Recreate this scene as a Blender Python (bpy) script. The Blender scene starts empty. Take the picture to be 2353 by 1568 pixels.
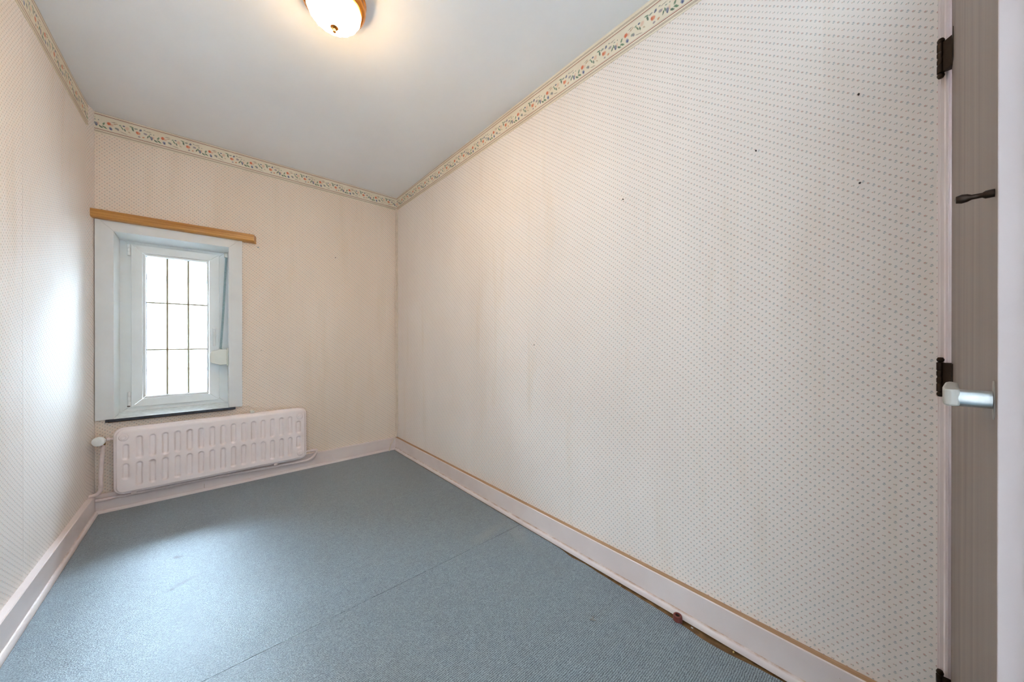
import bpy, bmesh, math, random
from mathutils import Vector, Matrix, noise
R = math.radians
random.seed(7)
scene = bpy.context.scene
C = scene.collection

# ------------------------------------------------------------------ room dimensions (metres)
XL, XR, YB, YF = -0.551, 1.397, 3.291, -1.08          # left, right, back and front wall faces
CAM_H = 1.08
def ceil_z(y): return 2.500 + 0.0085 * (YB - y)        # the ceiling rises a little towards the door

# ------------------------------------------------------------------ camera
cam_d = bpy.data.cameras.new('camera'); cam = bpy.data.objects.new('camera', cam_d); C.objects.link(cam)
cam_d.sensor_fit = 'HORIZONTAL'; cam_d.sensor_width = 36.0; cam_d.lens = 780.09 / 2353 * 36
cam_d.clip_start = 0.02; cam_d.clip_end = 200
cam.location = (0, 0, CAM_H); cam.rotation_euler = (math.pi / 2 - 0.00123, 0, -0.7282)
scene.camera = cam

# ------------------------------------------------------------------ sky, portal, exposure
world = bpy.data.worlds.new('overcast_sky'); scene.world = world; world.use_nodes = True
bg = world.node_tree.nodes['Background']
bg.inputs['Color'].default_value = (0.68, 0.89, 1.11, 1)
bg.inputs['Strength'].default_value = 87.0
pd = bpy.data.lights.new('window_portal', 'AREA'); pd.shape = 'RECTANGLE'; pd.size = 0.60; pd.size_y = 1.2
pd.cycles.is_portal = True
po = bpy.data.objects.new('window_portal', pd); C.objects.link(po)
po.location = (-0.17, YB + 0.32, 1.18); po.rotation_euler = (R(-90), 0, 0)
pd2 = bpy.data.lights.new('fill_portal', 'AREA'); pd2.shape = 'RECTANGLE'; pd2.size = 1.3; pd2.size_y = 1.0; pd2.cycles.is_portal = True
po2 = bpy.data.objects.new('fill_portal', pd2); C.objects.link(po2); po2.location = (2.58, -.45, 1.6); po2.rotation_euler = (0, R(90), 0)  # sampling guide for the unseen fill window added in the hall
scene.view_settings.view_transform = 'Standard'; scene.view_settings.look = 'None'
scene.view_settings.gamma = 1.0; scene.view_settings.use_curve_mapping = False
scene.view_settings.exposure = 0.47
scene.cycles.max_bounces = 8; scene.cycles.diffuse_bounces = 6
scene.cycles.use_adaptive_sampling = True; scene.cycles.adaptive_threshold = 0.2; scene.cycles.adaptive_min_samples = 20
scene.cycles.sample_clamp_indirect = 20.0
LAMP_STRENGTH = 84.0

# ------------------------------------------------------------------ colour + node helpers
def lin(c): return tuple((v / 12.92 if v <= 0.04045 else ((v + 0.055) / 1.055) ** 2.4) for v in c)
def srgb(r, g, b): return lin((r / 255, g / 255, b / 255)) + (1,)

class NT:
    """small node builder"""
    def __init__(s, name):
        s.m = bpy.data.materials.new(name); s.m.use_nodes = True
        s.t = s.m.node_tree; s.n = s.t.nodes; s.b = s.n['Principled BSDF']
    def link(s, a, b): s.t.links.new(a, b)
    def put(s, sock, v):
        if isinstance(v, bpy.types.NodeSocket): s.link(v, sock)
        else: sock.default_value = v
    def math(s, op, a, b=None, c=None):
        n = s.n.new('ShaderNodeMath'); n.operation = op; s.put(n.inputs[0], a)
        if b is not None: s.put(n.inputs[1], b)
        if c is not None: s.put(n.inputs[2], c)
        return n.outputs[0]
    def pos(s):
        g = s.n.new('ShaderNodeNewGeometry'); x = s.n.new('ShaderNodeSeparateXYZ'); s.link(g.outputs['Position'], x.inputs[0])
        return x.outputs[0], x.outputs[1], x.outputs[2], g.outputs['Position']
    def vec(s, x=0.0, y=0.0, z=0.0):
        n = s.n.new('ShaderNodeCombineXYZ')
        for i, v in enumerate((x, y, z)): s.put(n.inputs[i], v)
        return n.outputs[0]
    def noise(s, vec, scale, detail=3, rough=0.55):
        n = s.n.new('ShaderNodeTexNoise'); s.link(vec, n.inputs['Vector'])
        n.inputs['Scale'].default_value = scale; n.inputs['Detail'].default_value = detail; n.inputs['Roughness'].default_value = rough
        return n.outputs[0]
    def ramp(s, v, a, b, lo=0.0, hi=1.0):
        n = s.n.new('ShaderNodeMapRange'); n.clamp = True
        s.put(n.inputs['Value'], v); n.inputs['From Min'].default_value = a; n.inputs['From Max'].default_value = b
        n.inputs['To Min'].default_value = lo; n.inputs['To Max'].default_value = hi
        return n.outputs[0]
    def mix(s, f, a, b):
        n = s.n.new('ShaderNodeMix'); n.data_type = 'RGBA'; s.put(n.inputs['Factor'], f)
        s.put(n.inputs[6], a); s.put(n.inputs[7], b); return n.outputs[2]
    def scale(s, vec, x, y, z):
        n = s.n.new('ShaderNodeMapping'); s.link(vec, n.inputs[0]); n.inputs['Scale'].default_value = (x, y, z); return n.outputs[0]
    def ell(s, vec, cx, cy, a, b, rot=0.0, soft=0.35):
        n = s.n.new('ShaderNodeMapping'); n.vector_type = 'TEXTURE'; s.link(vec, n.inputs[0])
        n.inputs['Location'].default_value = (cx, cy, 0); n.inputs['Rotation'].default_value = (0, 0, R(rot)); n.inputs['Scale'].default_value = (a, b, 1)
        l = s.n.new('ShaderNodeVectorMath'); l.operation = 'LENGTH'; s.link(n.outputs[0], l.inputs[0])
        return s.ramp(l.outputs['Value'], 1 + soft / 2, 1 - soft / 2)
    def bump(s, h, strength, dist):
        n = s.n.new('ShaderNodeBump'); n.inputs['Strength'].default_value = strength; n.inputs['Distance'].default_value = dist
        s.link(h, n.inputs['Height']); s.link(n.outputs[0], s.b.inputs['Normal'])
    def set(s, color=None, rough=None, metal=None, spec=None):
        if color is not None: s.put(s.b.inputs['Base Color'], color)
        if rough is not None: s.put(s.b.inputs['Roughness'], rough)
        if metal is not None: s.b.inputs['Metallic'].default_value = metal
        if spec is not None: s.b.inputs['Specular IOR Level'].default_value = spec
        return s.m

def paint(name, rgb, rough=0.45, spec=0.5, vary=0.06, scale=6.0, bump=0.0, bscale=60.0):
    """painted or plain surface with faint uneven tone"""
    t = NT(name); x, y, z, p = t.pos()
    n = t.noise(p, scale, 4)
    d = tuple(v * (1 - vary * 1.6) for v in srgb(*rgb)[:3]) + (1,)
    l = tuple(min(1, v * (1 + vary)) for v in srgb(*rgb)[:3]) + (1,)
    t.set(t.mix(t.ramp(n, 0.35, 0.65), d, l), rough, None, spec)
    if bump: t.bump(t.noise(p, bscale, 3), bump, 0.002)
    return t.m

def metal(name, rgb, rough, vary=0.08):
    t = NT(name); x, y, z, p = t.pos()
    n = t.noise(p, 90, 3)
    d = tuple(v * (1 - vary * 2) for v in srgb(*rgb)[:3]) + (1,)
    t.set(t.mix(t.ramp(n, 0.35, 0.65), d, srgb(*rgb)), rough, 1.0)
    return t.m

def wallpaper(name, axis, g1=(236, 226, 219), g2=(243, 234, 227)):
    """cream paper, lattice of four tiny printed flowers, vertical emboss; axis: 'x', 'y', '-y' runs to the right"""
    t = NT(name); x, y, z, p = t.pos()
    u = {'x': x, 'y': y, '-y': t.math('MULTIPLY', y, -1.0)}[axis]
    CW, CHT, SH = 10.3, 20.5, 8.0                                # mm: half column, row, shift per column
    um = t.math('MULTIPLY', u, 1000.0); zm = t.math('MULTIPLY', z, 1000.0)
    uu = t.math('DIVIDE', um, CW); i = t.math('FLOOR', uu)
    fu = t.math('MULTIPLY', t.math('SUBTRACT', t.math('SUBTRACT', uu, i), 0.5), CW)
    vv = t.math('DIVIDE', t.math('MULTIPLY_ADD', i, SH, zm), CHT); j = t.math('FLOOR', vv)
    fv = t.math('MULTIPLY', t.math('SUBTRACT', t.math('SUBTRACT', vv, j), 0.5), CHT)
    pi_ = t.math('FLOORED_MODULO', i, 2.0); pj = t.math('FLOORED_MODULO', j, 2.0)
    ni = t.math('SUBTRACT', 1.0, pi_); nj = t.math('SUBTRACT', 1.0, pj)
    loc = t.vec(fu, fv, 0.0)
    sel = {'blue': t.math('MULTIPLY', ni, nj), 'bud': t.math('MULTIPLY', ni, pj), 'red': t.math('MULTIPLY', pi_, nj), 'sprig': t.math('MULTIPLY', pi_, pj)}
    # paper ground with age tone
    pv = t.scale(p, 1.0, 1.0, 0.35)
    n1 = t.noise(pv, 2.2, 4)
    base = t.mix(t.ramp(n1, 0.3, 0.7), srgb(*g1), srgb(*g2))
    n2 = t.noise(t.scale(p, 6.0, 6.0, 0.6), 1.6, 3)
    base = t.mix(t.ramp(n2, 0.58, 0.78, 0.0, 0.28), base, srgb(220, 198, 168))       # yellowed vertical water stains
    ink = [('blue', 0.3, 2.0, 2.1, 1.9, 20, (120, 140, 152), .76), ('blue', -1.2, -1.8, 2.4, 1.0, -40, (116, 144, 144), .75), ('blue', 1.9, -0.9, 2.1, 0.8, 25, (124, 148, 142), .68),
           ('bud', -2.2, 0.0, 1.9, 1.4, 0, (190, 138, 116), .74), ('bud', 1.3, 1.2, 1.8, 0.9, 20, (136, 148, 132), .74), ('bud', 1.7, -1.0, 1.0, 2.0, -25, (136, 142, 128), .74),
           ('red', -0.8, 1.2, 2.2, 1.9, 0, (188, 118, 100), .80), ('red', 2.0, -0.4, 1.0, 2.0, -20, (130, 145, 130), .68), ('red', -0.3, -1.6, 2.0, 0.9, -10, (150, 150, 135), .6),
           ('sprig', -0.4, -0.5, 0.95, 2.6, -35, (120, 144, 136), .80), ('sprig', 1.0, 1.5, 2.0, 0.8, 15, (120, 144, 136), .76)]
    col = base
    for k, cx, cy, a, b, r, rgb, s in ink:
        f = t.math('MULTIPLY', t.math('MULTIPLY', t.ell(loc, cx, cy, a, b, r, .6), sel[k]), s * .78)
        col = t.mix(f, col, srgb(*rgb))
    t.set(col, 0.62, None, 0.3)
    hb = t.math('ADD', t.noise(t.scale(p, 1.0, 1.0, 0.22), 75, 3), t.math('MULTIPLY', t.noise(t.scale(p, 1, 1, .5), 12, 2), 1.2))
    t.bump(hb, 0.42, 0.0026)
    return t.m

def border_paper(name, axis, z0, z1):
    """floral border: red ruled lines at z0 and z1, lace edging outside, posies between"""
    t = NT(name); x, y, z, p = t.pos()
    u = {'x': x, 'y': y, '-y': t.math('MULTIPLY', y, -1.0)}[axis]
    P = 237.0
    um = t.math('MULTIPLY', t.math('ADD', u, 0.4709 if axis == 'x' else 0.7968), 1000.0)
    h = t.math('MULTIPLY', t.math('SUBTRACT', z, z0), 1000.0); H = (z1 - z0) * 1000
    col = t.mix(t.ramp(t.noise(p, 9, 3), .35, .65), srgb(228, 217, 196), srgb(236, 227, 208))
    f = t.math('FLOORED_MODULO', t.math('ADD', um, 40.0), P)
    loc = t.vec(t.math('SUBTRACT', f, 40.0), h, 0.0)
    wob = t.scale(t.vec(um, h, 0.0), .16, .16, 1)
    ns = t.n.new('ShaderNodeTexNoise'); t.link(wob, ns.inputs['Vector']); ns.inputs['Scale'].default_value = 1.0
    sub = t.n.new('ShaderNodeVectorMath'); sub.operation = 'MULTIPLY_ADD'
    t.link(ns.outputs['Color'], sub.inputs[0]); sub.inputs[1].default_value = (7, 7, 0); t.link(loc, sub.inputs[2])
    ad = t.n.new('ShaderNodeVectorMath'); ad.operation = 'ADD'; t.link(sub.outputs[0], ad.inputs[0]); ad.inputs[1].default_value = (-3.5, -3.5, 0)
    loc = ad.outputs[0]
    GR, DG, NV, OR, SA, PK, TP, MV, GG = (88, 128, 96), (70, 105, 84), (74, 84, 122), (214, 106, 66), (222, 142, 106), (226, 192, 168), (178, 164, 146), (138, 126, 140), (118, 132, 122)
    for cx, cy, a, b, r, rgb, s in [
        (12, 46, 7, 7, 0, PK, .8), (77, 51, 8, 10, 0, PK, .8), (195, 36, 8, 9, 0, PK, .8),
        (0, 50, 7.5, 9, 0, OR, .95), (2.5, 53, 3, 2, 30, SA, .9), (7, 22, 6, 9, 20, (112, 124, 158), .9), (8, 20, 3, 4, 0, NV, .9),
        (-34, 20, 11, 4, -32, DG, .9), (-17, 21, 11, 4, -32, GR, .9), (-21, 41, 4, 9, -20, GR, .85),
        (33, 31, 8, 6, -20, GG, .8), (38, 26, 4, 5, 0, MV, .8), (22, 66, 11, 2.5, 12, TP, .9), (28, 58, 10, 2.5, 20, (186, 150, 116), .8),
        (62, 60, 5, 4, 0, NV, .9), (55, 45, 3, 10, 30, GR, .9), (67, 36, 3, 8, 15, DG, .85), (47, 58, 5, 3, 30, GR, .7), (62, 16, 15, 2.5, -14, TP, .8), (86, 30, 6, 3, -30, (190, 160, 120), .7),
        (101, 55, 4, 10, 14, DG, .9), (96, 69, 9, 3, -12, GR, .85), (115, 64, 8, 4, 10, GG, .8), (125, 40, 9, 9, 0, SA, .9), (119, 42, 4, 7, 10, OR, .8), (135, 63, 5, 7, -25, NV, .85),
        (129, 19, 5, 4, 0, MV, .8), (148, 22, 5, 4, 30, (206, 138, 96), .85), (157, 48, 8, 6, 0, MV, .75), (170, 67, 13, 2.5, 8, TP, .85), (152, 70, 4, 3, 0, GG, .7),
        (168, 32, 3, 9, -20, DG, .9), (176, 40, 3, 8, 15, GR, .85), (185, 31, 6, 10, 10, (116, 122, 146), .85), (186, 22, 3, 4, 0, NV, .8), (198, 58, 6, 2.5, 20, DG, .8), (180, 56, 4, 3, 0, GG, .7)]:
        if cx < -38: cx += P
        col = t.mix(t.math('MULTIPLY', t.ell(loc, cx, cy, a * 1.04, b * 1.04, r, .6), s), col, srgb(*rgb))
    def band(c, w, soft=.6):
        d = t.math('ABSOLUTE', t.math('SUBTRACT', h, c)); return t.ramp(d, w / 2 + soft, w / 2 - soft * .2)
    red = srgb(146, 74, 62)
    for c, s in ((0, 1), (H, -1)):
        col = t.mix(band(c, 2.6), col, red)
        col = t.mix(t.math('MULTIPLY', band(c + s * 5.0, 1.0), .6), col, srgb(150, 130, 126))
    lace = t.math('MULTIPLY', t.math('SUBTRACT', t.noise(t.vec(um, 0.0, 0.0), .22, 3), .5), 9.0)
    for c in (-13.0, H + 14.0):
        d = t.math('ABSOLUTE', t.math('SUBTRACT', t.math('ADD', h, lace), c))
        col = t.mix(t.math('MULTIPLY', t.ramp(d, 5.5, 4.0), t.ramp(t.noise(t.vec(um, h, 0.0), .5, 2), .3, .6, .5, .9)), col, srgb(186, 168, 148))
    t.set(col, 0.6, None, .3)
    return t.m

def carpet_material():
    t = NT('blue_grey_ribbed_carpet'); x, y, z, p = t.pos()
    wob = t.math('MULTIPLY', t.math('SUBTRACT', t.noise(p, 60, 2), .5), .006)
    yy = t.math('ADD', y, wob)
    rib = t.math('MULTIPLY_ADD', t.math('SINE', t.math('MULTIPLY', yy, 2 * math.pi / 0.0062)), 0.5, 0.5)
    loops = t.noise(t.scale(p, 1.0, 1.5, 1.0), 300, 2, .6)
    blot = t.noise(p, 3.0, 4); mid = t.noise(p, 26, 3)
    hgt = t.math('ADD', t.math('MULTIPLY', rib, .52), t.math('MULTIPLY', t.ramp(loops, .32, .68), .70))
    c = t.mix(t.ramp(hgt, .25, .98), srgb(48, 66, 80), srgb(158, 177, 186))
    c = t.mix(t.ramp(mid, .35, .7, 0, .22), c, srgb(84, 100, 116))
    c = t.mix(t.ramp(blot, .5, .75, 0, .22), c, srgb(112, 122, 126))
    # walked-in dirty patch near the wall and small dark stains
    for cx, cy, a, b, r, s in ((-0.123, 2.357, .010, .016, 20, .8), (-0.108, 2.350, .010, .008, 20, .6), (-0.121, 2.063, .008, .008, 30, .85), (-0.09, 2.09, .05, .012, 25, .42), (1.16, 1.50, .10, .03, 10, .35), (.70, 2.18, .015, .006, 10, .4), (1.28, 1.39, .03, .14, -15, .25)):
        f = t.math('MULTIPLY', t.ell(p, cx, cy, a, b, r, 1.2), s)
        c = t.mix(f, c, srgb(72, 80, 84) if s > .4 else srgb(150, 154, 150))
    t.set(c, .34, None, 1.0)
    t.b.inputs['Sheen Weight'].default_value = .2; t.b.inputs['Sheen Roughness'].default_value = .4
    t.bump(hgt, .35, .002)
    return t.m

def wood_material(name, c1, c2, axis='x', rough=.35, spec=.5, dens=1.0):
    t = NT(name); x, y, z, p = t.pos()
    st = {'x': (1.2, 40, 40), 'z': (40, 40, 1.2), 'y': (40, 1.2, 40)}[axis]
    v = t.scale(p, *[s * dens for s in st])
    n = t.noise(v, 1.0, 5, .65); n2 = t.noise(v, .25, 3)
    c = t.mix(t.ramp(n, .35, .68), srgb(*c1), srgb(*c2))
    c = t.mix(t.ramp(n2, .45, .75, 0, .5), c, srgb(*c1))
    if 'oak' in name:                                             # dark elongated figure in the veneer
        k = t.noise(t.scale(p, 5.0, 5.0, 1.1), 1.7, 2)
        c = t.mix(t.ramp(k, .60, .72, 0, .55), c, srgb(78, 66, 60))
    t.set(c, rough, None, spec); t.bump(n, .08, .001)
    return t.m

def baseboard_material(name):
    """pinkish white gloss paint, small chips and dents"""
    t = NT(name); x, y, z, p = t.pos()
    c = t.mix(t.ramp(t.noise(p, 4, 3), .35, .65), srgb(226, 211, 207), srgb(234, 221, 217))
    chip = t.ramp(t.noise(p, 46, 4, .65), .74, .755)
    c = t.mix(chip, c, srgb(168, 134, 112))
    t.set(c, .34, None, .5); t.bump(t.noise(p, 14, 3), .1, .003)
    return t.m

def trim_material(name):
    """quarter round: same paint, brown scuffed grime along its upper edge"""
    t = NT(name); x, y, z, p = t.pos()
    c = t.mix(t.ramp(t.noise(p, 5, 3), .35, .65), srgb(226, 212, 210), srgb(236, 226, 222))
    g = t.math('MULTIPLY', t.ramp(z, .0245, .0295), t.ramp(t.noise(t.scale(p, 1, 1, 3), 16, 5, .7), .36, .62, .15, .9))
    c = t.mix(g, c, srgb(170, 128, 96))
    t.set(c, .38, None, .5)
    return t.m

M = {}
M['paper_r'] = wallpaper('sprigged_wallpaper_right', '-y'); M['paper_b'] = wallpaper('sprigged_wallpaper_back', 'x', (234, 217, 200), (241, 226, 211)); M['paper_l'] = wallpaper('sprigged_wallpaper_left', 'y')
ZU, ZL = 2.488, 2.3964
M['bord_r'] = border_paper('floral_border_right', '-y', ZL, ZU); M['bord_b'] = border_paper('floral_border_back', 'x', ZL, ZU); M['bord_l'] = border_paper('floral_border_left', 'y', ZL, ZU)
M['plaster'] = paint('brown_old_plaster', (150, 112, 84), .9, .2)
M['ceiling'] = paint('white_ceiling_paint', (244, 246, 248), .75, .3, .008, 3, .03, 40)
M['subfloor'] = paint('ochre_glue_stained_floor', (130, 98, 64), .7, .3, .25, 22, .3, 90)
M['carpet'] = carpet_material()
M['board'] = baseboard_material('pinkish_white_gloss'); M['quarter'] = trim_material('pinkish_white_gloss_grimy')
M['bare_wood'] = wood_material('bare_pine_edge', (168, 132, 100), (196, 164, 132), 'y', .7, .2)
M['pvc'] = paint('white_upvc', (236, 240, 240), .32, .5, .015)
M['casing'] = paint('off_white_casing', (226, 228, 228), .42, .5, .02)
M['sill_dark'] = paint('dark_slate_sill_edge', (52, 56, 66), .5, .5, .3, 60)
M['sill_top'] = paint('worn_white_sill_paint', (226, 232, 232), .45, .5, .08, 40)
M['pine'] = wood_material('varnished_honey_pine', (178, 120, 52), (214, 160, 84), 'x', .28, .5)
M['rad'] = paint('pinkish_white_radiator_enamel', (248, 236, 234), .17, .5, .02)
M['pipe'] = paint('pinkish_painted_pipe', (230, 214, 210), .38, .5, .04, 30)
M['valve_white'] = paint('white_plastic_valve', (240, 244, 244), .35, .5, .01)
M['brass'] = metal('polished_brass', (226, 150, 70), .2)
M['old_brass'] = metal('dull_brass', (150, 120, 70), .45)
M['lead_bar'] = paint('olive_brass_glazing_bar', (160, 152, 118), .45, .5, .05)
M['bronze'] = metal('dark_bronze_hinge', (58, 48, 42), .35)
M['alu'] = metal('brushed_aluminium', (206, 208, 206), .3)
M['alu_matt'] = paint('matt_aluminium_cap', (166, 162, 154), .5, .6, .02)
M['door'] = wood_material('grey_brown_oak_veneer', (110, 96, 86), (142, 126, 114), 'z', .42, .4, .45)
M['door_edge'] = paint('white_door_edge', (182, 168, 165), .4, .5, .02)
M['strap'] = paint('grey_green_woven_strap', (150, 172, 176), .7, .2, .1, 120)
M['ivory'] = paint('ivory_plastic', (226, 226, 216), .4, .5, .02)
M['cable'] = paint('cream_painted_cable', (228, 214, 198), .45, .4, .04, 30)
M['rubber_red'] = paint('reddish_brown_rubber', (122, 62, 56), .4, .5, .1, 60)
M['dark'] = paint('dark_iron', (46, 36, 32), .5, .4, .1, 60)
M['teal'] = paint('teal_plastic_plug', (70, 130, 140), .5, .4, .05)
M['render'] = paint('white_washed_brick', (112, 112, 111), .9, .2, .04, 3, .4, 14)
M['lead'] = paint('dark_lead_flashing', (34, 40, 46), .6, .4, .3, 9)
M['zinc'] = paint('pale_zinc', (196, 202, 206), .5, .5, .04)
M['ground'] = paint('pale_paving', (214, 214, 212), .9, .2, .1, 2)
M['hall'] = paint('plain_hall_wall', (234, 235, 236), .8, .2, .03)
M['crumb_w'] = paint('white_plaster_crumb', (226, 230, 232), .8, .2)
M['crumb_y'] = paint('yellow_wood_crumb', (204, 176, 112), .8, .2)
M['lint'] = paint('grey_lint', (150, 148, 146), .9, .1)

def glass_material():
    t = NT('clear_window_glass'); n = t.n
    tr = n.new('ShaderNodeBsdfTransparent'); tr.inputs[0].default_value = (.97, .985, .98, 1)
    gl = n.new('ShaderNodeBsdfGlossy'); gl.inputs['Roughness'].default_value = .02
    fr = n.new('ShaderNodeFresnel'); fr.inputs[0].default_value = 1.45
    mx = n.new('ShaderNodeMixShader'); t.link(fr.outputs[0], mx.inputs[0]); t.link(tr.outputs[0], mx.inputs[1]); t.link(gl.outputs[0], mx.inputs[2])
    t.link(mx.outputs[0], n['Material Output'].inputs[0]); n.remove(t.b); return t.m
M['glass'] = glass_material()

def lamp_glass():
    t = NT('lit_ribbed_lamp_glass'); x, y, z, p = t.pos()
    t.set(srgb(250, 240, 226), .25)
    h = t.ramp(z, 2.455, 2.405)                                   # the bulb sits low: the glass glows amber and weaker towards the rim
    t.link(t.mix(h, (1.0, .58, .22, 1), (1.0, .75, .44, 1)), t.b.inputs['Emission Color'])
    t.link(t.ramp(h, 0.0, 1.0, LAMP_STRENGTH * .06, LAMP_STRENGTH), t.b.inputs['Emission Strength'])
    return t.m
M['lamp_glass'] = lamp_glass()

# ------------------------------------------------------------------ mesh helpers
def obj(name, bm, mat, parent=None, smooth=False, bevel=0.0, segs=2, angle=40):
    me = bpy.data.meshes.new(name); bmesh.ops.recalc_face_normals(bm, faces=bm.faces); bm.to_mesh(me); bm.free()
    mats = mat if isinstance(mat, (list, tuple)) else [mat]
    for m in mats: me.materials.append(M[m] if isinstance(m, str) else m)
    if smooth:
        for f in me.polygons: f.use_smooth = True
        if hasattr(me, 'set_sharp_from_angle'): me.set_sharp_from_angle(angle=R(angle))
    o = bpy.data.objects.new(name, me); C.objects.link(o)
    if parent: o.parent = parent
    if bevel:
        b = o.modifiers.new('bevel', 'BEVEL'); b.width = bevel; b.segments = segs; b.limit_method = 'ANGLE'; b.angle_limit = R(35)
    return o
def empty(name, loc=(0, 0, 0)):
    o = bpy.data.objects.new(name, None); o.empty_display_size = .05; C.objects.link(o); return o
def tag(o, label, cat, group=None, kind=None):
    o['label'] = label; o['category'] = cat
    if group: o['group'] = group
    if kind: o['kind'] = kind
    return o
def struct(o, label=None, cat=None):
    o['kind'] = 'structure'
    if label: o['label'] = label
    if cat: o['category'] = cat
    return o
def box(bm, x0, x1, y0, y1, z0, z1, mi=0):
    vs = [bm.verts.new((x, y, z)) for x in (x0, x1) for y in (y0, y1) for z in (z0, z1)]
    for q in ((0, 1, 3, 2), (4, 6, 7, 5), (0, 4, 5, 1), (2, 3, 7, 6), (0, 2, 6, 4), (1, 5, 7, 3)):
        f = bm.faces.new([vs[i] for i in q]); f.material_index = mi
    return bm
def nb(): return bmesh.new()
def prism(bm, pts, vec, mi=0):
    """closed polygon (3-D points) extruded along vec"""
    a = [bm.verts.new(p) for p in pts]; b = [bm.verts.new(Vector(p) + Vector(vec)) for p in pts]
    n = len(pts)
    f = bm.faces.new(a); f.material_index = mi
    f = bm.faces.new(b[::-1]); f.material_index = mi
    for i in range(n):
        f = bm.faces.new((a[i], b[i], b[(i + 1) % n], a[(i + 1) % n])); f.material_index = mi
    return bm
def lathe(bm, prof, c=(0, 0, 0), n=32, axis='z', cap=True):
    """profile [(radius, height)] turned about an axis through c"""
    def P(r, h, a):
        q = (r * math.cos(a), r * math.sin(a), h)
        if axis == 'y': q = (q[0], q[2], q[1])
        if axis == 'x': q = (q[2], q[0], q[1])
        return (c[0] + q[0], c[1] + q[1], c[2] + q[2])
    rings = []
    for r, h in prof:
        if r < 1e-6: rings.append([bm.verts.new(P(0, h, 0))])
        else: rings.append([bm.verts.new(P(r, h, 2 * math.pi * k / n)) for k in range(n)])
    for a, b in zip(rings, rings[1:]):
        for k in range(n):
            k2 = (k + 1) % n
            if len(a) == 1 and len(b) == 1: continue
            if len(a) == 1: bm.faces.new((a[0], b[k2], b[k]))
            elif len(b) == 1: bm.faces.new((a[k], a[k2], b[0]))
            else: bm.faces.new((a[k], a[k2], b[k2], b[k]))
    if cap:
        for rg in (rings[0], rings[-1]):
            if len(rg) > 1: bm.faces.new(rg)
    return bm
def spline(pts, per=8):
    pts = [Vector(p) for p in pts]; out = []
    for i in range(len(pts) - 1):
        p0 = pts[max(i - 1, 0)]; p1 = pts[i]; p2 = pts[i + 1]; p3 = pts[min(i + 2, len(pts) - 1)]
        for k in range(per):
            t = k / per
            out.append(.5 * ((2 * p1) + (p2 - p0) * t + (2 * p0 - 5 * p1 + 4 * p2 - p3) * t * t + (3 * p1 - p0 - 3 * p2 + p3) * t ** 3))
    out.append(pts[-1]); return out
def tube(bm, pts, r, n=12):
    pts = [Vector(p) for p in pts]; rings = []; up = None
    for i, p in enumerate(pts):
        d = (pts[min(i + 1, len(pts) - 1)] - pts[max(i - 1, 0)]).normalized()
        if up is None: up = d.orthogonal().normalized()
        up = (up - d * up.dot(d)).normalized(); s = d.cross(up)
        rr = r(i / (len(pts) - 1)) if callable(r) else r
        rings.append([bm.verts.new(p + (up * math.cos(2 * math.pi * k / n) + s * math.sin(2 * math.pi * k / n)) * rr) for k in range(n)])
    for a, b in zip(rings, rings[1:]):
        for k in range(n): bm.faces.new((a[k], a[(k + 1) % n], b[(k + 1) % n], b[k]))
    bm.faces.new(rings[0]); bm.faces.new(rings[-1][::-1])
    return bm
def sm(a, b, v):
    t = max(0, min(1, (v - a) / (b - a))); return t * t * (3 - 2 * t)

# ================================================================== ROOM SHELL
HX = 2.45                                                   # far side of the hall beyond the doorway
DY0, DY1, DZ = -0.868, -0.094, 2.06                         # doorway opening in the right wall
WX0, WX1, WZ0, WZ1 = -0.458, 0.1165, 0.565, 1.779           # window opening in the back wall

floor = struct(obj('floor', box(nb(), XL - .12, HX + .1, YF - .12, YB + .3, -.12, 0), 'subfloor'), 'ochre glue-stained floor showing beside the carpet edge', 'floor')
bm = nb()
for y0, y1 in ((YF - .12, YB + .3),):
    v = [bm.verts.new((x, y, ceil_z(y) + dz)) for x in (XL - .12, HX + .1) for y in (y0, y1) for dz in (0, .12)]
    for q in ((0, 1, 3, 2), (4, 6, 7, 5), (0, 4, 5, 1), (2, 3, 7, 6), (0, 2, 6, 4), (1, 5, 7, 3)): bm.faces.new([v[i] for i in q])
ceiling = struct(obj('ceiling', bm, 'ceiling'), 'plain white painted ceiling', 'ceiling')

WT = 2.60
wall_left = struct(obj('wall_left', box(nb(), XL - .12, XL, YF - .12, YB + .3, 0, WT), 'plaster'), 'bright papered wall left of the window', 'wall')
wall_front = struct(obj('wall_front', box(nb(), XL, XR, YF - .12, YF, 0, WT), 'hall'), 'plain wall behind the viewer', 'wall')
bm = nb()
box(bm, XL, WX0, YB, YB + .3, 0, WT); box(bm, WX1, XR + .12, YB, YB + .3, 0, WT)
box(bm, WX0, WX1, YB, YB + .3, 0, WZ0); box(bm, WX0, WX1, YB, YB + .3, WZ1, WT)
wall_back = struct(obj('wall_back', bm, 'plaster'), 'papered end wall holding the window and radiator', 'wall')
bm = nb()
box(bm, XR, XR + .12, DY1, YB, 0, WT); box(bm, XR, XR + .12, YF - .12, DY0, 0, WT); box(bm, XR, XR + .12, DY0, DY1, DZ, WT)
wall_right = struct(obj('wall_right', bm, 'plaster'), 'long papered wall right of the window', 'wall')
HY0, HY1, HZ0, HZ1 = -.85, .05, 1.05, 2.20                    # unseen window opening added opposite the doorway to fill the room with daylight
bm = nb(); box(bm, HX, HX + .1, YF - .12, HY0, 0, WT); box(bm, HX, HX + .1, HY1, 1.0, 0, WT); box(bm, HX, HX + .1, HY0, HY1, 0, HZ0); box(bm, HX, HX + .1, HY0, HY1, HZ1, WT)
struct(obj('wall_hall_far', bm, 'hall'), 'plain hall wall beyond the doorway', 'wall')
bm = nb(); box(bm, XR + .12, HX, YF - .12, YF, 0, WT)
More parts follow.
